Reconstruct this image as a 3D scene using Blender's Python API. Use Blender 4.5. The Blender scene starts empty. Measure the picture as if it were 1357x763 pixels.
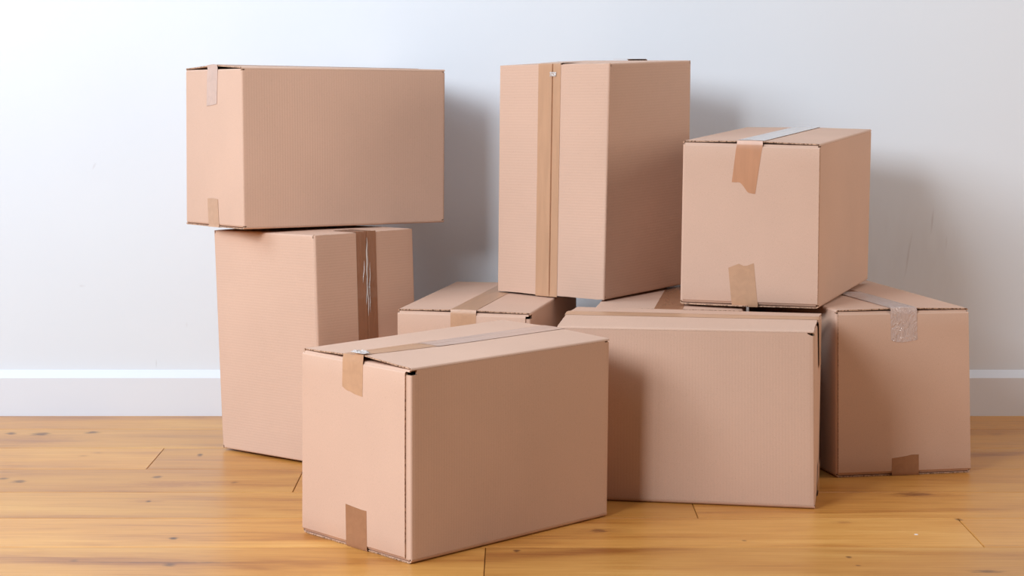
import bpy, bmesh, math, random
from mathutils import Vector
random.seed(7)
scene = bpy.context.scene

# ---------------------------------------------------------------- camera
cam_data = bpy.data.cameras.new('camera')
cam = bpy.data.objects.new('camera', cam_data)
scene.collection.objects.link(cam)
cam.location = (0, 0, 0.85227)
cam.rotation_euler = (math.pi/2 - 0.1203, 0, 0)
cam_data.sensor_fit = 'HORIZONTAL'
cam_data.sensor_width = 36.0
cam_data.lens = 2678.5/1357*36.0
cam_data.clip_start = 0.05
scene.camera = cam

# ---------------------------------------------------------------- world and lights
world = bpy.data.worlds.new('world'); scene.world = world
world.use_nodes = True
bg = world.node_tree.nodes['Background']
bg.inputs[0].default_value = (0.92, 0.94, 1.0, 1)
bg.inputs[1].default_value = 0.07

def area(name, loc, target, sx, sy, power, color):
    ld = bpy.data.lights.new(name, 'AREA'); ld.shape = 'RECTANGLE'
    ld.size = sx; ld.size_y = sy; ld.energy = power; ld.color = color
    o = bpy.data.objects.new(name, ld); scene.collection.objects.link(o)
    o.location = loc
    o.rotation_euler = (Vector(target) - Vector(loc)).to_track_quat('-Z', 'Y').to_euler()
    return o
# daylight from the windows on the left: one towards the camera, two beside the boxes
area('window_daylight', (-1.8, 0.75, 2.25), (0.1, 3.9, 0.35), 0.65, 1.3, 70, (0.95, 1.0, 1.06))
area('side_window_daylight', (-2.4, 1.5, 1.9), (0.1, 3.9, 0.4), 1.0, 1.2, 66, (0.92, 1.0, 1.10))
area('far_window_daylight', (-2.6, 3.45, 2.3), (0.3, 4.2, 0.7), 1.4, 1.4, 36, (0.84, 0.98, 1.16))
# soft light coming down from a skylight over the back of the room
area('skylight_daylight', (0.0, 3.7, 2.95), (0.3, 4.3, 0.3), 3.0, 1.0, 18, (0.90, 0.98, 1.12))
# warmer light from the room on the right
area('room_light', (2.85, 3.45, 1.4), (0.2, 4.0, 0.45), 1.2, 1.6, 22, (1.12, 0.96, 0.84))

scene.view_settings.view_transform = 'Standard'
scene.view_settings.look = 'None'
scene.view_settings.exposure = 0.0
scene.view_settings.gamma = 1.0

# ---------------------------------------------------------------- helpers
def link(o, parent=None):
    scene.collection.objects.link(o)
    if parent is not None: o.parent = parent
    return o

def empty(name, loc, label, cat, group=None):
    o = bpy.data.objects.new(name, None); scene.collection.objects.link(o)
    o.location = loc; o.empty_display_size = 0.1
    o['label'] = label; o['category'] = cat
    if group: o['group'] = group
    return o

def mat(name):
    m = bpy.data.materials.new(name); m.use_nodes = True
    nt = m.node_tree
    return m, nt, nt.nodes['Principled BSDF']

def N(nt, typ, **kw):
    n = nt.nodes.new(typ)
    for k, v in kw.items():
        if k.startswith('_'): setattr(n, k[1:], v)
        else: n.inputs[k.replace('__', ' ')].default_value = v
    return n

def srgb(r, g, b):
    def f(c):
        c /= 255.0
        return c/12.92 if c <= 0.04045 else ((c+0.055)/1.055)**2.4
    return (f(r), f(g), f(b), 1)

def ramp(nt, fac, stops):
    r = nt.nodes.new('ShaderNodeValToRGB'); nt.links.new(fac, r.inputs[0])
    e = r.color_ramp.elements
    while len(e) < len(stops): e.new(0.5)
    for i, (p, c) in enumerate(stops):
        e[i].position = p; e[i].color = c
    return r.outputs[0]

def math_node(nt, op, a, b=None, c=None):
    n = nt.nodes.new('ShaderNodeMath'); n.operation = op
    for i, v in enumerate((a, b, c)):
        if v is None: continue
        if isinstance(v, (int, float)): n.inputs[i].default_value = v
        else: nt.links.new(v, n.inputs[i])
    return n.outputs[0]

def mix(nt, fac, a, b, mode='MIX'):
    n = nt.nodes.new('ShaderNodeMix'); n.data_type = 'RGBA'; n.blend_type = mode
    for s, v in ((n.inputs['Factor'], fac), (n.inputs[6], a), (n.inputs[7], b)):
        if hasattr(v, 'is_linked'): nt.links.new(v, s)
        else: s.default_value = v
    return n.outputs[2]

def scaled(nt, vec, s):
    n = nt.nodes.new('ShaderNodeMapping'); n.inputs['Scale'].default_value = s
    nt.links.new(vec, n.inputs['Vector']); return n.outputs[0]

# ---------------------------------------------------------------- materials
def cardboard(name, base):
    m, nt, p = mat(name)
    at = N(nt, 'ShaderNodeAttribute', _attribute_name='carton'); v = at.outputs['Vector']
    oi = N(nt, 'ShaderNodeObjectInfo')
    n1 = N(nt, 'ShaderNodeTexNoise', Scale=5.0, Detail=3.0); nt.links.new(v, n1.inputs['Vector'])
    n2 = N(nt, 'ShaderNodeTexNoise', Scale=1.0, Detail=2.0); nt.links.new(scaled(nt, v, (1600, 1600, 500)), n2.inputs['Vector'])
    d = tuple(c*0.965 for c in base[:3]) + (1,)
    l = tuple(min(1, c*1.03) for c in base[:3]) + (1,)
    col = ramp(nt, n1.outputs[0], [(0.3, d), (0.7, l)])
    sp = ramp(nt, n2.outputs[0], [(0.3, (0.93, 0.925, 0.92, 1)), (0.62, (1.02, 1.02, 1.02, 1))])
    col = mix(nt, 1.0, col, sp, 'MULTIPLY')
    # scattered darker pulp specks
    vo = N(nt, 'ShaderNodeTexVoronoi', Scale=95.0); nt.links.new(v, vo.inputs['Vector'])
    sk = ramp(nt, vo.outputs['Distance'], [(0.05, (0.86, 0.82, 0.78, 1)), (0.09, (1, 1, 1, 1))])
    col = mix(nt, 1.0, col, sk, 'MULTIPLY')
    nt.links.new(col, p.inputs['Base Color'])
    p.inputs['Roughness'].default_value = 0.72
    p.inputs['Specular IOR Level'].default_value = 0.22
    # faint flutes running up the walls plus paper tooth
    w = N(nt, 'ShaderNodeTexWave', Scale=1.0, Distortion=0.6, Detail=1.0); w.wave_type = 'BANDS'; w.bands_direction = 'X'
    nt.links.new(scaled(nt, v, (55, 55, 1)), w.inputs['Vector'])
    h = math_node(nt, 'MULTIPLY_ADD', w.outputs['Fac'], 0.35, n1.outputs[0])
    b = N(nt, 'ShaderNodeBump', Strength=0.10, Distance=0.002)
    nt.links.new(h, b.inputs['Height']); nt.links.new(b.outputs[0], p.inputs['Normal'])
    return m

M_CARD = cardboard('kraft_cardboard', srgb(209, 174, 152))

def cut_edge():
    m, nt, p = mat('raw_cardboard_edge')
    at = N(nt, 'ShaderNodeAttribute', _attribute_name='carton')
    n = N(nt, 'ShaderNodeTexNoise', Scale=1.0, Detail=3.0); nt.links.new(scaled(nt, at.outputs['Vector'], (260, 260, 260)), n.inputs['Vector'])
    col = ramp(nt, n.outputs[0], [(0.36, srgb(104, 72, 52)), (0.58, srgb(198, 160, 132))])
    nt.links.new(col, p.inputs['Base Color']); p.inputs['Roughness'].default_value = 0.9
    return m
M_EDGE = cut_edge()

def tape_material(name, base, rough=0.24, wrinkle=0.25, streak=(8, 60, 60), spec=0.5):
    m, nt, p = mat(name)
    at = N(nt, 'ShaderNodeAttribute', _attribute_name='carton'); v = at.outputs['Vector']
    n1 = N(nt, 'ShaderNodeTexNoise', Scale=1.0, Detail=3.0, Distortion=0.8); nt.links.new(scaled(nt, v, streak), n1.inputs['Vector'])
    n2 = N(nt, 'ShaderNodeTexNoise', Scale=9.0, Detail=2.0); nt.links.new(v, n2.inputs['Vector'])
    d = tuple(c*0.95 for c in base[:3]) + (1,)
    l = tuple(min(1, c*1.04) for c in base[:3]) + (1,)
    nt.links.new(ramp(nt, n1.outputs[0], [(0.35, d), (0.65, l)]), p.inputs['Base Color'])
    p.inputs['Roughness'].default_value = rough
    p.inputs['Specular IOR Level'].default_value = spec
    r = math_node(nt, 'ABSOLUTE', math_node(nt, 'SUBTRACT', n1.outputs[0], 0.5))
    r = math_node(nt, 'MULTIPLY', r, -1.0)
    h = math_node(nt, 'ADD', r, math_node(nt, 'MULTIPLY', n2.outputs[0], 0.8))
    b = N(nt, 'ShaderNodeBump', Strength=wrinkle, Distance=0.004)
    nt.links.new(h, b.inputs['Height']); nt.links.new(b.outputs[0], p.inputs['Normal'])
    return m

TAPE_TAN = tape_material('tan_packing_tape', srgb(192, 150, 118), 0.32, 0.06)
TAPE_PALE = tape_material('pale_packing_tape', srgb(196, 166, 150), 0.38, 0.06)
TAPE_WHITE = tape_material('pale_glossy_tape', srgb(206, 198, 192), 0.16, 0.05, spec=0.8)
TAPE_BROWN = tape_material('brown_packing_tape', srgb(162, 116, 86), 0.24, 0.12)
TAPE_RED = tape_material('reddish_packing_tape', srgb(188, 134, 98), 0.32, 0.06, (40, 90, 12))
TAPE_CRINKLE = tape_material('crinkled_clear_tape', srgb(204, 180, 170), 0.12, 1.0, (130, 130, 60), 1.0)
TAPE_GLINT = tape_material('glossy_creased_tape', srgb(146, 100, 72), 0.08, 0.25, (12, 90, 90), 0.9)
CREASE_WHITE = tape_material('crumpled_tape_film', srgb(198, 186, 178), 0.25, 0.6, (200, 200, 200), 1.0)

# ---------------------------------------------------------------- carton geometry
def lin(a, b, n): return [a + (b-a)*i/(n-1) for i in range(n)]
L, W, H = 0.48, 0.276, 0.329
def slab_faces(bm, lay, F, us, vs, th, edge_idx=1, jitter=0.0):
    """closed plate following F(u, v) (carton metres), thickness th going inward"""
    nu, nv = len(us), len(vs)
    P = [[Vector(F(u, v)) for v in vs] for u in us]
    out, inn = [], []
    ci, cj = nu//2, nv//2
    a = P[min(ci+1, nu-1)][cj] - P[max(ci-1, 0)][cj]; b = P[ci][min(cj+1, nv-1)] - P[ci][max(cj-1, 0)]
    sign = 1 if a.cross(b).dot(P[ci][cj] - Vector((L/2, W/2, H/2))) > 0 else -1
    for i in range(nu):
        ro, ri = [], []
        for j in range(nv):
            a = P[min(i+1, nu-1)][j] - P[max(i-1, 0)][j]
            b = P[i][min(j+1, nv-1)] - P[i][max(j-1, 0)]
            n = a.cross(b)
            n.normalize(); n *= sign
            ro.append(P[i][j]); ri.append(P[i][j] - n*th)
        out.append(ro); inn.append(ri)
    VO = [[bm.verts.new(p) for p in r] for r in out]
    VI = [[bm.verts.new(p) for p in r] for r in inn]
    def face(vs_, mi=0):
        try:
            f = bm.faces.new(vs_); f.material_index = mi; f.smooth = True
        except ValueError: pass
    for i in range(nu-1):
        for j in range(nv-1):
            face((VO[i][j], VO[i+1][j], VO[i+1][j+1], VO[i][j+1]))
            face((VI[i][j], VI[i][j+1], VI[i+1][j+1], VI[i+1][j]))
    for i in range(nu-1):
        face((VO[i][0], VI[i][0], VI[i+1][0], VO[i+1][0]), edge_idx)
        face((VO[i][-1], VO[i+1][-1], VI[i+1][-1], VI[i][-1]), edge_idx)
    for j in range(nv-1):
        face((VO[0][j], VO[0][j+1], VI[0][j+1], VI[0][j]), edge_idx)
        face((VO[-1][j], VI[-1][j], VI[-1][j+1], VO[-1][j+1]), edge_idx)

TH = 0.0035

def cutf(cut, t):
    x = min(max(t, 0), 1)*(len(cut)-1); i = min(int(x), len(cut)-2)
    return cut[i] + (cut[i+1]-cut[i])*(x-i)

class Carton:
    """A closed moving carton. Its own metres are (l, w, h): l along the seam, w across, h between
    the two flap sides; mapped to the room by the eight corners of the slightly squashed box."""
    def __init__(self, corners, axes, label):
        self.c = [Vector(p) for p in corners]; self.axes = axes
        b = sum((self.c[i] for i in range(4)), Vector())/4
        b.z = min(self.c[i].z for i in range(4))
        self.base = b
        self.root = empty('cardboard_box', b, label, 'box')
        self.bul = {1: (0.003, 0.003), -1: (0.002, 0.002)}   # seam rise at l=0 and l=L per flap side
        self.side_bulge = 0.0025
        self.lift = {}          # (flap side, half): (rise of the free edge at l=0, reach)
        self.rad = {1: 0.004, -1: 0.004}   # bend radius of the flap creases
    def M(self, p):
        l, w, h = p[0]/L, p[1]/W, p[2]/H
        x, y, z = self.axes(l, w, h)
        c = self.c
        def lerp(a, b, t): return a + (b-a)*t
        def plane(k):
            return lerp(lerp(c[k], c[k+1], x), lerp(c[k+2], c[k+3], x), y)
        return lerp(plane(0), plane(4), z) - self.base
    def emit(self, name, bm, mats, parent=None, label=None):
        me = bpy.data.meshes.new(name)
        for m in mats: me.materials.append(m)
        co = [tuple(v.co) for v in bm.verts]
        for v in bm.verts: v.co = self.M(v.co)
        bmesh.ops.recalc_face_normals(bm, faces=bm.faces)
        bm.to_mesh(me); bm.free()
        at = me.attributes.new('carton', 'FLOAT_VECTOR', 'POINT')
        for i, c in enumerate(co): at.data[i].vector = c
        me.set_sharp_from_angle(angle=math.radians(38))
        o = bpy.data.objects.new(name, me); link(o, parent or self.root)
        if label: o['label'] = label
        return o
    # height of the outer surface of the long flaps
    def surf(self, side, l, w):
        b0, b1 = self.bul[side]
        t = min(max(l/L, 0), 1); b = b0 + (b1-b0)*t
        x = min(w, W-w)
        r = self.rad[side]
        if x < r:
            d = r - math.sqrt(max(0, r*r - (r-x)**2))
        else: d = 0
        k = min(max((x-r)/(W/2-r), 0), 1)
        k = k*0.75 + 0.25*k*k
        rise = b*k - d
        lf = self.lift.get((side, 0 if w < W/2 else 1))
        if lf: rise += lf[0]*max(0, 1-max(l, 0)/lf[1])**1.5*k
        return (H + rise) if side > 0 else (-rise)
    def bulge(self, s, t):
        return self.side_bulge*math.sin(math.pi*min(max(s,0),1))*math.sin(math.pi*min(max(t,0),1))
    def build(self, joint=None, seam_gap=0.0016, stick=None, notch=0.0, jag=0.0007, joint_w=0.011, hole=0.0, panel=True):
        rnd = random.Random(int(self.base.x*1000) ^ 77)
        # ---- body: four walls round the perimeter
        pts = []      # (l, w, wall fraction, wall id)
        r = 0.0035; hole_w = 0.0035 if not hole else 0.009
        def wall(p0, p1, wid, n=9):
            for i in range(n):
                t = i/(n-1)
                pts.append((p0[0]+(p1[0]-p0[0])*t, p0[1]+(p1[1]-p0[1])*t, t, wid))
        corners = [((r, 0), (L-r, 0), 's0'), ((L, r), (L, W-r), 'e1'), ((L-r, W), (r, W), 's1'), ((0, W-r), (0, r), 'e0')]
        cc = [(L-r, r), (L-r, W-r), (r, W-r), (r, r)]
        for k, (a, b, wid) in enumerate(corners):
            # extra columns close to the corners where the flap slots are cut
            d = Vector((b[0]-a[0], b[1]-a[1])); ln = d.length; d /= ln
            for s in (0, hole_w-0.0005, hole_w+0.0005):
                pts.append((a[0]+d.x*s, a[1]+d.y*s, s/ln, wid))
            for i in range(1, 8):
                pts.append((a[0]+d.x*ln*i/8, a[1]+d.y*ln*i/8, i/8, wid))
            for s in (hole_w+0.0005, hole_w-0.0005, 0):
                pts.append((b[0]-d.x*s, b[1]-d.y*s, 1-s/ln, wid))
            c0 = cc[k]
            ang0 = math.atan2(b[1]-c0[1], b[0]-c0[0])
            for q in (1, 2):
                an = ang0 + q*math.pi/6
                pts.append((c0[0]+r*math.cos(an), c0[1]+r*math.sin(an), -1, wid))
        outn = {'s0': (0, -1), 's1': (0, 1), 'e0': (-1, 0), 'e1': (1, 0)}
        rows = 9
        cols = []
        n = len(pts)
        for (pl, pw, t, wid) in pts:
            hb = 0.0072 if wid[0] == 'e' else self.rad[-1]+0.0002
            ht = 0.0072 if wid[0] == 'e' else self.rad[1]+0.0002
            near = t < 0 or t*(L if wid[0] == 's' else W) < hole_w or (1-t)*(L if wid[0] == 's' else W) < hole_w
            if near: hb = max(hb, 0.0066); ht = max(ht, 0.0066)
            if near and hole and joint and abs(pl-joint[0]*L) < 0.012 and (pw > W/2) == (joint[1] > 0): ht = hole
            col = []
            for j in range(rows):
                z = hb + (H-hb-ht)*j/(rows-1)
                bl = self.bulge(t, z/H) if t >= 0 else 0
                o = outn[wid]
                col.append(Vector((pl+o[0]*bl, pw+o[1]*bl, z)))
            cols.append(col)
        bm = bmesh.new()
        VO = [[bm.verts.new(p) for p in col] for col in cols]
        cen = Vector((L/2, W/2, 0))
        VI = []
        for i, col in enumerate(cols):
            a = cols[(i+1) % n][0]-cols[i-1][0]
            nn = Vector((a.y, -a.x, 0)); nn.normalize()
            VI.append([bm.verts.new(p - nn*TH) for p in col])
        for i in range(n):
            k = (i+1) % n
            for j in range(rows-1):
                f = bm.faces.new((VO[i][j], VO[k][j], VO[k][j+1], VO[i][j+1])); f.smooth = True
                f = bm.faces.new((VI[i][j], VI[i][j+1], VI[k][j+1], VI[k][j])); f.smooth = True
            f = bm.faces.new((VO[i][0], VI[i][0], VI[k][0], VO[k][0])); f.material_index = 1
            f = bm.faces.new((VO[i][-1], VO[k][-1], VI[k][-1], VI[i][-1])); f.material_index = 1
        self.emit('body', bm, [M_CARD, M_EDGE])
        # ---- end panel lapped over the glue tab (the glued corner of the blank)
        if joint and panel:
            end, side = joint
            g = joint_w
            w0, w1 = (0.0006, W-g) if side == 1 else (g, W-0.0006)
            lo = -0.0028 if end == 0 else L+0.0028
            sg = -1 if end == 0 else 1
            bm = bmesh.new()
            def F(u, v):
                z = 0.0070 + (H-0.014)*v
                w = w0 + (w1-w0)*u
                x = sg*self.bulge(w/W, z/H)
                # rolled top and bottom crease
                q = min(v, 1-v)*(H-0.014)
                cr = 0.0026*max(0, 1-q/0.003)**2
                return (lo + x - sg*cr, w, z)
            vs = [0, 0.003, 0.006, 0.01] + lin(0.1, 0.9, 7) + [0.99, 0.994, 0.997, 1]
            G = F if sg < 0 else F
            slab_faces(bm, None, G, lin(0, 1, 9) if sg > 0 else lin(1, 0, 9), vs, 0.0024)
            self.emit('end_panel', bm, [M_CARD, M_EDGE])
        # ---- inner flaps folded in from the end walls
        for side in (1, -1):
            for end in (0, 1):
                sg = 1 if end == 0 else -1
                l0 = 0 if end == 0 else L
                prof = []
                R = 0.0038; top = 0.0033
                for q in range(5):
                    a = q*math.pi/8
                    prof.append((R-R*math.cos(a), top+R-R*math.sin(a)))
                prof += [(0.02, top+0.0006), (0.06, top+0.0014), (0.125, top+0.003)]
                def F(u, v):
                    x, d = prof[int(u)]
                    w = 0.0042 + (W-0.0084)*v
                    return (l0 + sg*x, w, H-d if side > 0 else d)
                bm = bmesh.new()
                us = list(range(len(prof)))
                if (side > 0) == (end == 0): vs = lin(0, 1, 9)
                else: vs = lin(1, 0, 9)
                slab_faces(bm, None, F, us, vs, 0.003)
                self.emit('inner_flap', bm, [M_CARD, M_EDGE])
        # ---- long outer flaps meeting at the seam
        for side in (1, -1):
            for hw in (0, 1):
                ex0 = 0.0; ex1 = 0.0
                if stick and (side, hw) in stick: ex0 = stick[(side, hw)]
                r = self.rad[side]
                prof = [(r-r*math.cos(q*math.pi/12)) for q in range(7)]
                ws = prof + lin(0.014, W/2-seam_gap/2, 9)
                ln = 26
                js = [rnd.uniform(-jag, jag) for _ in range(80)]
                def F(u, v):
                    x = ws[int(round(u))]
                    w = x if hw == 0 else W-x
                    l = 0.0008 - ex0*min(1, max(0, (x-0.001)/0.02)) + (L-0.0016+ex0)*v
                    if v == 0: l += js[int(round(u))]
                    if v == 1: l += js[int(round(u))+30]
                    h = self.surf(side, l, w)
                    return (l, w, h)
                us = list(range(len(ws)))
                vs = [0, 0.01] + lin(0.05, 0.95, 9) + [0.99, 1]
                if (side > 0) != (hw == 0): us = us[::-1]
                bm = bmesh.new()
                slab_faces(bm, None, F, us, vs, 0.0024)
                self.emit('flap', bm, [M_CARD, M_EDGE])
        return self
    def crumple(self, side, w0, l0, size, m):
        """small crumpled fold standing up from the tape"""
        rnd = random.Random(int(w0*9999))
        bm = bmesh.new()
        pts = {}
        def F(u, v):
            if (u, v) not in pts:
                a = rnd.uniform(0.0, 0.24)*size if 0 < u < 1 and 0 < v < 1 else 0.0008
                pts[(u, v)] = (l0+(v-0.5)*size*0.55+rnd.uniform(-1, 1)*size*0.04, w0+(u-0.5)*size+rnd.uniform(-1, 1)*size*0.04,
                               (self.surf(side, max(l0, 0), w0) + (1 if side > 0 else -1)*(0.0012+a*0.7)))
            return pts[(u, v)]
        slab_faces(bm, None, F, lin(0, 1, 8), lin(0, 1, 6), 0.0003, edge_idx=0)
        for f in bm.faces: f.smooth = False
        return self.emit('tape_crease', bm, [m], label='white crumpled crease in the tape')
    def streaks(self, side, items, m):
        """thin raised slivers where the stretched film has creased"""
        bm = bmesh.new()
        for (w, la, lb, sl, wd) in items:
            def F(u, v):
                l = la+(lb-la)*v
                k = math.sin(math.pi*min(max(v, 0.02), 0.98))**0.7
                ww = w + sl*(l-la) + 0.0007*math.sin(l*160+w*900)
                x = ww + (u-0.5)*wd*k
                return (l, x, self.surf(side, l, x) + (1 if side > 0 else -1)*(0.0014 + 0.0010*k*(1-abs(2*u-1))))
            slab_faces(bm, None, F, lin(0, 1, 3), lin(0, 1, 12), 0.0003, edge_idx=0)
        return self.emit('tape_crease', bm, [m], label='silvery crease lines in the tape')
    def tape(self, side=1, wc=None, tw=0.053, l0=0.0, l1=L, stub0=None, stub1=None, mats=None, cut=None,
             stub_mat=None, off=0.0007, groove=0.0, wob=0.0, lab=None, slant=0.0, cutl=None, joint_off=0.0032, squeeze=0.0, ridges=(), nl=24):
        """tape along the seam; stub0/stub1 are lengths folded down over the end walls"""
        wc = wc if wc is not None else W/2
        fr = lin(-0.5, 0.5, 13 if not ridges else 49)
        if groove:
            f0 = (W/2-wc)/tw
            fr = sorted([f for f in fr if abs(f-f0) > 0.07] + [f0+q/tw for q in (-0.0032, -0.0018, -0.0012, -0.0006, 0, 0.0006, 0.0012, 0.0018, 0.0032)])
        nc = len(fr)
        sgn = 1 if side > 0 else -1
        Hs = H if side > 0 else 0
        path = []     # (kind, l, depth below the flap surface)
        if stub0:
            for q in lin(1, 0.0, 9): path.append(('d0', -joint_off, 0.006+(stub0-0.006)*q))
            path.append(('d0', -joint_off+0.0004, 0.003)); path.append(('d0', -0.0016, 0.0004))
            path.append(('t', 0.0022, 0))
        ls = lin(l0 if not stub0 else 0.008, l1 if not stub1 else L-0.008, nl)
        for l in ls: path.append(('t', l, 0))
        if stub1:
            path.append(('t', L-0.0022, 0)); path.append(('d1', L+0.0016, 0.0004)); path.append(('d1', L+joint_off-0.0004, 0.003))
            for q in lin(0, 1, 9): path.append(('d1', L+joint_off, 0.006+(stub1-0.006)*q))
        rnd = random.Random(int(tw*1e5)+int(self.base.x*999))
        ph = rnd.uniform(0, 6)
        def F(i, j):
            kind, l, d = path[int(round(i))]
            f = fr[int(round(j))]
            w = wc + f*tw
            if kind == 't':
                w += wob*math.sin(l*9+ph)
                if cutl and l <= l0+1e-6: l += cutl[int(round(j)) % len(cutl)]
                h = self.surf(side, l, w)
                g = groove*math.exp(-((w-W/2)/0.0010)**2)
                for (rw, ra, rb, rs, rh, rt) in ridges:
                    if ra < l < rb:
                        m = math.sin(math.pi*(l-ra)/(rb-ra))
                        g -= rh*m*math.exp(-((w-(wc+rw+rs*(l-ra)))/rt)**2)
                ll = max(0, l); 
                h += sgn*(off - g)
                lf = getattr(self, 'lifts', None)
                if lf: h += sgn*lf(side, l, w)
                return (l, w, h)
            # folded part on the end wall
            if d > 0.006:
                st = stub0 if kind == 'd0' else stub1
                k = (d-0.006)/(st-0.006)
                cu = (cutf(cut, f+0.5) if cut else 0)
                d = 0.006 + (st+cu-0.006)*k
                w += slant*d + squeeze*f*k
            z = Hs - sgn*d
            b = self.bulge(w/W, z/H)
            hz = 0
            if d < 0.001:
                z = self.surf(side, 0 if kind == 'd0' else L, w) + sgn*off*0.5
            return (l + (-b if kind == 'd0' else b), w, z)
        bm = bmesh.new()
        us = list(range(len(path))); vs = list(range(nc))
        if side < 0: vs = vs[::-1]
        slab_faces(bm, None, F, us, vs, 0.0003, edge_idx=0)
        ms = [mats or TAPE_TAN]
        o = self.emit('tape', bm, ms, label=lab)
        return o

AX_LONG_Y = lambda l, w, h: (w, l, h)      # end wall with the tape stub faces the viewer
AX_LONG_X = lambda l, w, h: (l, w, h)      # long side faces the viewer
AX_UP_RIGHT = lambda l, w, h: (h, w, l)    # stood on end, flaps on the right face
AX_UP_FRONT = lambda l, w, h: (w, 1-h, l)  # stood on end, flaps on the front face
HEX = {
'A':[(-0.7014,4.3382,0.4628), (-0.5473,4.1076,0.4743), (-0.2978,4.6036,0.4566), (-0.1466,4.3729,0.4647), (-0.6982,4.3488,0.7980), (-0.5480,4.1181,0.8040), (-0.2974,4.6141,0.7881), (-0.1440,4.3835,0.7952)],
'B':[(-0.6116,4.1995,0.0000), (-0.3866,4.0265,0.0000), (-0.4319,4.4495,0.0000), (-0.1971,4.2226,0.0000), (-0.6323,4.2659,0.4613), (-0.3959,4.0389,0.4715), (-0.4419,4.4619,0.4592), (-0.2087,4.2350,0.4673)],
'C':[(-0.3667,3.4750,0.0000), (-0.1660,3.2521,0.0000), (-0.0226,3.7918,0.0000), (0.1734,3.5950,0.0000), (-0.3602,3.4513,0.3307), (-0.1641,3.2533,0.3271), (-0.0193,3.7888,0.3345), (0.1754,3.5908,0.3274)],
'D':[(-0.2296,4.0018,0.0000), (0.0372,3.9422,0.0000), (-0.1251,4.4697,0.0000), (0.1418,4.4101,0.0000), (-0.2283,4.0018,0.3267), (0.0364,3.9422,0.3256), (-0.1252,4.4698,0.3263), (0.1419,4.4101,0.3262)],
'E':[(-0.0313,4.2623,0.3265), (0.1877,4.1036,0.3274), (0.1617,4.5304,0.3310), (0.3838,4.3717,0.3303), (-0.0261,4.2577,0.8031), (0.1970,4.0990,0.8095), (0.1630,4.5258,0.8113), (0.3848,4.3671,0.8131)],
'F':[(0.0835,3.7373,0.0000), (0.5583,3.6489,0.0000), (0.1334,4.0084,0.0000), (0.6060,3.9213,0.0000), (0.0838,3.7380,0.3287), (0.5513,3.6509,0.3325), (0.1306,4.0091,0.3303), (0.6064,3.9220,0.3283)],
'G':[(0.3384,4.0405,0.3293), (0.6012,3.9375,0.3322), (0.5177,4.4873,0.3393), (0.7771,4.3843,0.3380), (0.3407,4.0347,0.6576), (0.5989,3.9317,0.6553), (0.5168,4.4816,0.6659), (0.7773,4.3785,0.6655)],
'H':[(0.6409,3.9228,0.0000), (0.9176,3.9724,0.0000), (0.5194,4.3862,0.0000), (0.7937,4.4557,0.0000), (0.6335,3.9167,0.3349), (0.9073,3.9862,0.3303), (0.5172,4.3878,0.3287), (0.7900,4.4573,0.3311)],
'I':[(0.1657,4.0002,0.0000), (0.4406,3.9581,0.0000), (0.2383,4.4747,0.0000), (0.5132,4.4326,0.0000), (0.1649,4.0002,0.3307), (0.4408,3.9581,0.3301), (0.2385,4.4746,0.3302), (0.5134,4.4326,0.3301)],
}

# ================================================================ the room
def box_bm(x0, x1, y0, y1, z0, z1, bm=None):
    bm = bm or bmesh.new()
    v = [bm.verts.new((x, y, z)) for z in (z0, z1) for y in (y0, y1) for x in (x0, x1)]
    for f in ((0, 2, 3, 1), (4, 5, 7, 6), (0, 1, 5, 4), (2, 6, 7, 3), (0, 4, 6, 2), (1, 3, 7, 5)):
        bm.faces.new([v[i] for i in f])
    return bm

def mesh_obj(name, bm, m, parent=None, kind=None):
    me = bpy.data.meshes.new(name); bm.to_mesh(me); bm.free(); me.materials.append(m)
    o = bpy.data.objects.new(name, me); link(o, parent)
    if kind: o['kind'] = kind
    return o

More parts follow.
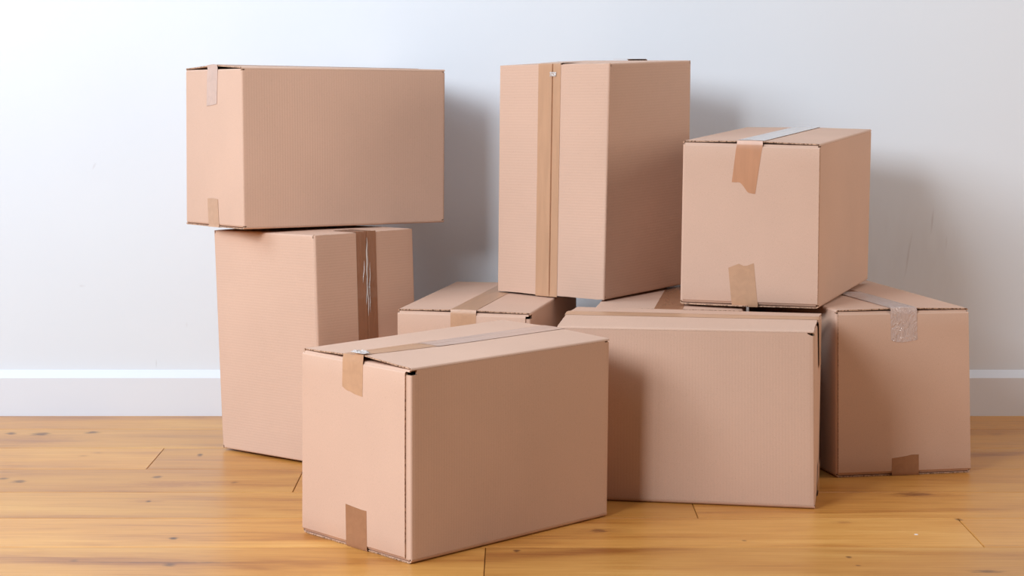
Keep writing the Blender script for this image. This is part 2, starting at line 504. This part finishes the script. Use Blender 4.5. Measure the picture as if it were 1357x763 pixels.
def wall_paint():
    m, nt, p = mat('white_wall_paint')
    g = N(nt, 'ShaderNodeNewGeometry'); v = g.outputs['Position']
    n1 = N(nt, 'ShaderNodeTexNoise', Scale=38.0, Detail=4.0); nt.links.new(v, n1.inputs['Vector'])
    n2 = N(nt, 'ShaderNodeTexNoise', Scale=1.6, Detail=2.0); nt.links.new(v, n2.inputs['Vector'])
    col = ramp(nt, n2.outputs[0], [(0.3, srgb(222, 228, 234)), (0.7, srgb(226, 232, 237))])
    # a few faint grey scuffs
    n3 = N(nt, 'ShaderNodeTexNoise', Scale=1.0, Detail=2.0); nt.links.new(scaled(nt, v, (45, 45, 12)), n3.inputs['Vector'])
    for (x, z, ax, az, sh, s) in ((0.908, 0.37, 0.0035, 0.060, 0.16, 0.22), (0.962, 0.45, 0.003, 0.035, 0.05, 0.22), (0.93, 0.38, 0.09, 0.15, 0.1, 0.05),
                              (-0.952, 0.575, 0.003, 0.01, 0.4, 0.15), (-0.82, 0.12, 0.0015, 0.012, 0, 0.25), (-0.99, 0.30, 0.01, 0.004, 0, 0.12),
                              (-0.75, 0.21, 0.003, 0.008, 0, 0.1), (0.995, 0.40, 0.0035, 0.02, 0, 0.12)):
        sep = N(nt, 'ShaderNodeSeparateXYZ'); nt.links.new(v, sep.inputs[0])
        dz = math_node(nt, 'SUBTRACT', sep.outputs[2], z)
        dx = math_node(nt, 'SUBTRACT', math_node(nt, 'SUBTRACT', sep.outputs[0], x), math_node(nt, 'MULTIPLY', dz, sh))
        dx = math_node(nt, 'ADD', dx, math_node(nt, 'MULTIPLY', math_node(nt, 'SUBTRACT', n3.outputs[0], 0.5), ax*3))
        r = math_node(nt, 'SQRT', math_node(nt, 'ADD', math_node(nt, 'POWER', math_node(nt, 'DIVIDE', dx, ax), 2.0),
                                            math_node(nt, 'POWER', math_node(nt, 'DIVIDE', dz, az), 2.0)))
        k = N(nt, 'ShaderNodeMapRange'); k.inputs['From Min'].default_value = 1.0; k.inputs['From Max'].default_value = 0.2
        k.inputs['To Min'].default_value = 0; k.inputs['To Max'].default_value = s
        nt.links.new(r, k.inputs['Value'])
        col = mix(nt, k.outputs[0], col, srgb(150, 135, 135))
    nt.links.new(col, p.inputs['Base Color'])
    p.inputs['Roughness'].default_value = 0.6; p.inputs['Specular IOR Level'].default_value = 0.25
    b = N(nt, 'ShaderNodeBump', Strength=0.10, Distance=0.003)
    nt.links.new(n1.outputs[0], b.inputs['Height']); nt.links.new(b.outputs[0], p.inputs['Normal'])
    return m
M_WALL = wall_paint()

def gloss_paint():
    m, nt, p = mat('white_skirting_paint')
    p.inputs['Base Color'].default_value = srgb(224, 229, 236)
    p.inputs['Roughness'].default_value = 0.35
    return m
M_TRIM = gloss_paint()

KNOTS = [(-0.663,3.868,0.088,0.034,0.5),(-0.682,3.717,0.034,0.016,0.4),(-0.682,3.717,0.006,0.013,1.0),(-1.036,4.374,0.023,0.022,0.9),(-1.103,4.383,0.013,0.017,0.9),(-0.927,4.392,0.017,0.018,0.9),(-1.045,4.315,0.115,0.060,0.35),(-0.651,4.145,0.006,0.020,0.9),(-0.703,3.930,0.010,0.014,0.8),(-0.967,3.888,0.015,0.017,0.8),(-1.005,3.916,0.012,0.014,0.8),(-0.588,3.432,0.008,0.014,1.0),(-0.564,3.252,0.012,0.015,0.8),(-0.727,3.277,0.008,0.010,0.7),(-0.573,3.267,0.150,0.005,0.6),(0.767,3.775,0.037,0.023,0.8),(0.767,3.775,0.086,0.053,0.3),(0.806,3.572,0.007,0.011,0.9),(0.155,3.486,0.016,0.017,0.8),(0.155,3.486,0.053,0.034,0.3),(0.008,3.342,0.006,0.013,0.9),(0.595,3.549,0.022,0.014,0.5),(1.068,4.374,0.020,0.022,0.5),(1.075,4.418,0.101,0.072,0.3),(0.775,3.209,0.027,0.014,0.7),(0.563,3.302,0.005,0.010,0.8),(0.569,3.247,0.005,0.007,0.8),(0.401,3.415,0.005,0.008,0.6),(-0.543,3.882,0.007,0.014,0.6),(-0.868,4.168,0.013,0.012,0.5),(-0.893,4.137,0.009,0.012,0.5)]

def oak():
    m, nt, p = mat('oiled_oak_plank')
    g = N(nt, 'ShaderNodeNewGeometry'); v = g.outputs['Position']
    oi = N(nt, 'ShaderNodeObjectInfo')
    off = nt.nodes.new('ShaderNodeVectorMath'); off.operation = 'SCALE'; off.inputs[0].default_value = (7.3, 3.1, 5.0)
    nt.links.new(oi.outputs['Random'], off.inputs['Scale'])
    add = nt.nodes.new('ShaderNodeVectorMath'); add.operation = 'ADD'
    nt.links.new(v, add.inputs[0]); nt.links.new(off.outputs[0], add.inputs[1])
    vv = add.outputs[0]
    a = N(nt, 'ShaderNodeTexNoise', Scale=1.0, Detail=5.0, Roughness=0.6, Distortion=0.6); nt.links.new(scaled(nt, vv, (1.6, 11, 1)), a.inputs['Vector'])
    b = N(nt, 'ShaderNodeTexNoise', Scale=1.0, Detail=6.0, Roughness=0.7, Distortion=0.3); nt.links.new(scaled(nt, vv, (5, 130, 1)), b.inputs['Vector'])
    c = N(nt, 'ShaderNodeTexNoise', Scale=1.0, Detail=2.0); nt.links.new(scaled(nt, vv, (0.9, 3, 1)), c.inputs['Vector'])
    t = math_node(nt, 'ADD', math_node(nt, 'MULTIPLY', a.outputs[0], 0.62), math_node(nt, 'MULTIPLY', b.outputs[0], 0.38))
    col = ramp(nt, t, [(0.32, srgb(152, 90, 36)), (0.46, srgb(196, 137, 66)), (0.56, srgb(209, 153, 80)), (0.70, srgb(222, 173, 101))])
    var = ramp(nt, oi.outputs['Random'], [(0.0, (0.88, 0.86, 0.84, 1)), (0.5, (0.98, 0.97, 0.95, 1)), (1.0, (1.06, 1.05, 1.04, 1))])
    col = mix(nt, 1.0, col, var, 'MULTIPLY')
    warm = ramp(nt, c.outputs[0], [(0.35, (0.95, 0.90, 0.84, 1)), (0.65, (1.02, 1.02, 1.02, 1))])
    col = mix(nt, 1.0, col, warm, 'MULTIPLY')
    wob = N(nt, 'ShaderNodeTexNoise', Scale=1.0, Detail=3.0); nt.links.new(scaled(nt, v, (45, 160, 1)), wob.inputs['Vector'])
    w0 = math_node(nt, 'SUBTRACT', wob.outputs[0], 0.5)
    sep = N(nt, 'ShaderNodeSeparateXYZ'); nt.links.new(v, sep.inputs[0])
    for (x, y, rx, ry, s) in KNOTS:
        ry = ry*0.8
        dx = math_node(nt, 'DIVIDE', math_node(nt, 'SUBTRACT', sep.outputs[0], x), rx)
        dy = math_node(nt, 'DIVIDE', math_node(nt, 'SUBTRACT', sep.outputs[1], y), ry)
        r = math_node(nt, 'SQRT', math_node(nt, 'ADD', math_node(nt, 'MULTIPLY', dx, dx), math_node(nt, 'MULTIPLY', dy, dy)))
        r = math_node(nt, 'ADD', r, math_node(nt, 'MULTIPLY', w0, 2.4))
        k = N(nt, 'ShaderNodeMapRange'); k.interpolation_type = 'SMOOTHSTEP'
        k.inputs['From Min'].default_value = 1.35; k.inputs['From Max'].default_value = 0.1
        k.inputs['To Min'].default_value = 0; k.inputs['To Max'].default_value = s
        nt.links.new(r, k.inputs['Value'])
        col = mix(nt, k.outputs[0], col, srgb(84, 44, 18) if s > 0.52 else srgb(150, 88, 46))
    # one small fleck of white paint on the boards
    dd = nt.nodes.new('ShaderNodeVectorMath'); dd.operation = 'DISTANCE'; dd.inputs[1].default_value = (0.707, 3.459, 0)
    nt.links.new(v, dd.inputs[0])
    k = math_node(nt, 'LESS_THAN', dd.outputs['Value'], 0.0035)
    col = mix(nt, k, col, srgb(245, 245, 245))
    nt.links.new(col, p.inputs['Base Color'])
    nt.links.new(ramp(nt, a.outputs[0], [(0.3, (0.30, 0.30, 0.30, 1)), (0.7, (0.38, 0.38, 0.38, 1))]), p.inputs['Roughness'])
    p.inputs['Specular IOR Level'].default_value = 0.45
    bu = N(nt, 'ShaderNodeBump', Strength=0.05, Distance=0.002)
    nt.links.new(b.outputs[0], bu.inputs['Height']); nt.links.new(bu.outputs[0], p.inputs['Normal'])
    return m
M_OAK = oak()
M_SUB, _nt, _p = mat('dark_subfloor'); _p.inputs['Base Color'].default_value = srgb(60, 36, 20)

XL, XR, YB, YF, ZC = -2.8, 2.9, 4.608, -1.6, 3.0
floor = mesh_obj('floor', box_bm(XL, XR, YF, YB, -0.06, -0.014), M_SUB, None, 'structure')
# boards run parallel to the back wall
def plank(x0, x1, y0, y1):
    bm = bmesh.new(); g = 0.0006; c = 0.0010
    zs = ((-0.014, 0), (-c, 0), (0, c))
    ring = []
    for z, ins in zs:
        ring.append([bm.verts.new(q) for q in ((x0+g+ins, y0+g+ins, z), (x1-g-ins, y0+g+ins, z), (x1-g-ins, y1-g-ins, z), (x0+g+ins, y1-g-ins, z))])
    for a, b in ((0, 1), (1, 2)):
        for i in range(4):
            k = (i+1) % 4
            bm.faces.new((ring[a][i], ring[a][k], ring[b][k], ring[b][i]))
    bm.faces.new(ring[2])
    mesh_obj('plank', bm, M_OAK, floor)
EDGES = [4.6075, 4.4315, 4.219, 4.0065, 3.794, 3.5815, 3.369]
while EDGES[-1] > YF+0.02: EDGES.append(max(YF, EDGES[-1]-0.2125))
JOINTS = {0: 0.33, 1: 0.02, 2: -0.738, 3: -0.42, 4: 0.337, 5: 0.806, 6: -0.045}
rp = random.Random(3)
for i in range(len(EDGES)-1):
    y1, y0 = EDGES[i], EDGES[i+1]
    j = JOINTS.get(i, rp.uniform(-1, 1))
    xs = [j]
    while xs[0] > XL: xs.insert(0, max(XL, xs[0]-2.2))
    while xs[-1] < XR: xs.append(min(XR, xs[-1]+2.2))
    for a, b in zip(xs[:-1], xs[1:]): plank(a, b, y0, y1)

mesh_obj('wall_back', box_bm(XL-0.1, XR+0.1, YB, YB+0.12, -0.06, ZC), M_WALL, None, 'structure')
# skirting board with a chamfered top
bm = bmesh.new()
prof = [(YB, 0.0), (4.5915, 0.0), (4.5915, 0.0885), (4.5922, 0.0895), (4.6068, 0.1048), (4.6074, 0.1052), (YB, 0.1052)]
ends = [[bm.verts.new((x, y, z)) for y, z in prof] for x in (XL, XR)]
for i in range(len(prof)):
    k = (i+1) % len(prof)
    bm.faces.new((ends[0][i], ends[1][i], ends[1][k], ends[0][k]))
bm.faces.new(ends[0][::-1]); bm.faces.new(ends[1])
mesh_obj('baseboard_back', bm, M_TRIM, None, 'structure')

# ================================================================ the boxes
for k_ in 'BCDFHI':
    HEX[k_] = [(x, y, z+(0.0045 if k_ == 'B' else 0.0005)) if z < 0.1 else ((x, y, z-0.001) if k_ == 'B' else (x, y, z)) for x, y, z in HEX[k_]]
HEX['A'] = [(x, y, z+0.0015) for x, y, z in HEX['A']]
hx = HEX['A']; hx[2] = (hx[2][0], 4.590, 0.4665); hx[3] = (hx[3][0], hx[3][1], hx[3][2]+0.001); hx[0] = (hx[0][0], hx[0][1], hx[0][2]+0.002); hx[6] = (hx[6][0], 4.594, hx[6][2])

A = Carton(HEX['A'], AX_LONG_Y, 'box lying crosswise at upper left, on top of the box standing on end')
A.bul = {1: (0.0065, 0.004), -1: (0.0, 0.0)}
A.build(jag=0.0009)
A.tape(1, tw=0.050, stub0=0.077, stub1=0.06, mats=TAPE_PALE, cut=[0.002, 0.001, 0, -0.001, -0.003], slant=-0.03, off=0.0007, joint_off=0.0008)
A.tape(-1, tw=0.050, stub0=0.058, stub1=0.06, mats=TAPE_TAN, cut=[0, 0.001, 0.0015, 0.001, 0], slant=-0.05, joint_off=0.0008)

B = Carton(HEX['B'], AX_UP_RIGHT, 'box standing on end at left under the crosswise box, shiny creased tape down it')
B.side_bulge = 0.001
B.bul = {1: (0.001, 0.003), -1: (0.001, 0.001)}
B.build(seam_gap=0.002)
B.tape(1, tw=0.055, stub0=0.05, stub1=0.07, mats=TAPE_GLINT, groove=0.0008, slant=0.0, nl=40, joint_off=0.0008)
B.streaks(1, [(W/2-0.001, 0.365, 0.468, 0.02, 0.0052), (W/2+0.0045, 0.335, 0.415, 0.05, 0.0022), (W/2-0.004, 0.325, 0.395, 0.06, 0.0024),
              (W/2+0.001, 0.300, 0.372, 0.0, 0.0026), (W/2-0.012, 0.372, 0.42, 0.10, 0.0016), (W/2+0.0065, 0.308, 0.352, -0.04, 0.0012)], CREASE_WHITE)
B.tape(-1, tw=0.055, stub0=0.05, stub1=0.06, mats=TAPE_TAN)

Cb = Carton(HEX['C'], AX_LONG_Y, 'frontmost cardboard box, on the floor nearest the camera, long tape strip along its top')
Cb.bul = {1: (0.005, 0.003), -1: (0.0, 0.0)}; Cb.lift = {(1, 1): (0.0045, 0.22)}; Cb.rad[-1] = 0.007
Cb.build(joint=(0, 1), joint_w=0.0125, jag=0.0009, hole=0.0125)
Cb.tape(1, wc=W/2-0.004, tw=0.052, stub0=0.058, l1=0.21, mats=TAPE_TAN, cut=[-0.006, -0.001, 0, 0.003, 0.004, 0.005], groove=0.0006)
Cb.tape(1, wc=W/2-0.001, tw=0.050, l0=0.15, stub1=0.06, mats=TAPE_PALE, off=0.0009, groove=0.0006, cutl=[0, 0.01, 0.02, 0.03, 0.04, 0.05, 0.055, 0.06, 0.065, 0.07, 0.075, 0.08, 0.085], lab='greyish overlapping strip of tape')
Cb.crumple(1, W/2+0.009, 0.003, 0.030, CREASE_WHITE)
Cb.tape(-1, wc=W/2+0.006, tw=0.053, stub0=0.072, stub1=0.06, mats=TAPE_BROWN, cut=[0.002, 0.001, 0, -0.001, -0.001], off=0.0004)

D = Carton(HEX['D'], AX_LONG_Y, 'box mostly hidden behind the frontmost box, under left corner of the tall box')
D.bul = {1: (0.0025, 0.0015), -1: (0.0, 0.0)}
D.build(joint=(0, 1), joint_w=0.010, hole=0.012)
D.tape(1, wc=W/2+0.0, tw=0.053, stub0=0.055, stub1=0.06, mats=TAPE_TAN)
D.tape(-1, tw=0.05, stub0=0.06, stub1=0.06, mats=TAPE_TAN, off=0.0004)

E = Carton([(x, y, z+0.0035) for x, y, z in HEX['E']], AX_UP_FRONT, 'upright cardboard box in upper middle, tan tape running down its whole front seam')
E.bul = {1: (0.001, 0.003), -1: (0.001, 0.001)}
E.build(seam_gap=0.004)
E.tape(1, wc=W/2-0.008, tw=0.056, stub0=0.06, stub1=0.075, mats=TAPE_TAN, groove=0.0045, wob=0.0)
E.crumple(1, W/2+0.002, L-0.020, 0.016, CREASE_WHITE)
E.tape(-1, tw=0.05, stub0=0.06, stub1=0.06, mats=TAPE_TAN)

F = Carton(HEX['F'], AX_LONG_X, 'wide box on the floor right of centre, broad blank side facing the camera')
F.bul = {1: (0.008, 0.008), -1: (0.0, 0.0)}
F.rad[-1] = 0.007
F.build(joint=(1, -1), hole=0.010, panel=False)
F.tape(1, tw=0.052, stub0=0.06, stub1=0.085, mats=TAPE_TAN)
F.tape(-1, tw=0.052, stub0=0.06, stub1=0.06, mats=TAPE_TAN, off=0.0004)

G = Carton([(x, y, z+0.003) for x, y, z in HEX['G']], AX_LONG_Y, 'upper right box resting on others, reddish tape tab torn to a point on its end')
G.bul = {1: (0.003, 0.002), -1: (0.001, 0.001)}
G.build(joint=(0, -1), joint_w=0.006, stick={(-1, 0): 0.006})
G.tape(1, wc=W/2-0.001, tw=0.054, l0=0.006, stub1=0.06, mats=TAPE_WHITE, off=0.0014, lab='whitish glossy strip of tape')
G.tape(1, wc=W/2-0.001, tw=0.052, stub0=0.100, l1=0.05, mats=TAPE_RED, cut=[-0.020, -0.020, -0.020, -0.021, -0.017, -0.012, -0.006, 0, 0.001, 0.002, 0.002], slant=-0.12, squeeze=-0.002)
G.tape(-1, wc=W/2-0.006, tw=0.052, stub0=0.085, stub1=0.06, mats=TAPE_TAN, cut=[-0.008, -0.005, -0.002, 0.001, -0.003, -0.003, 0, 0.003], slant=-0.10)

Hb = Carton(HEX['H'], AX_LONG_Y, 'rightmost box, on the floor, crinkled silvery tape tab on its front end')
Hb.bul = {1: (0.003, 0.002), -1: (0.0, 0.0)}
Hb.rad[-1] = 0.007
Hb.build(joint=(0, -1), joint_w=0.0035)
Hb.tape(1, wc=W/2+0.001, tw=0.055, stub0=0.064, l1=0.27, mats=TAPE_CRINKLE, cut=[-0.004, 0.0, 0.001, 0, -0.002, -0.004], off=0.0012, lab='crinkled silvery strip of tape')
Hb.tape(1, wc=W/2-0.001, tw=0.054, l0=0.22, stub1=0.06, mats=TAPE_BROWN)
Hb.tape(-1, wc=W/2+0.002, tw=0.055, stub0=0.040, stub1=0.06, mats=TAPE_BROWN, cut=[-0.005, -0.004, -0.003, -0.002, -0.001, 0.001, 0.001, 0.001], off=0.0004)

I = Carton([(x+(0.017 if x > 0.43 and y < 4.1 else 0.006 if x > 0.43 else 0), y+0.010, z-0.003 if z > 0.1 else z) for x, y, z in HEX['I']], AX_LONG_Y, 'box hidden behind the wide box, only its taped top showing under upright box')
I.bul = {1: (0.0008, 0.0008), -1: (0.0, 0.0)}
I.build(joint=(0, 1))
I.tape(1, wc=W/2, tw=0.053, stub0=0.06, stub1=0.06, mats=TAPE_BROWN, off=0.0005)
I.tape(-1, tw=0.053, stub0=0.06, stub1=0.06, mats=TAPE_TAN, off=0.0004)
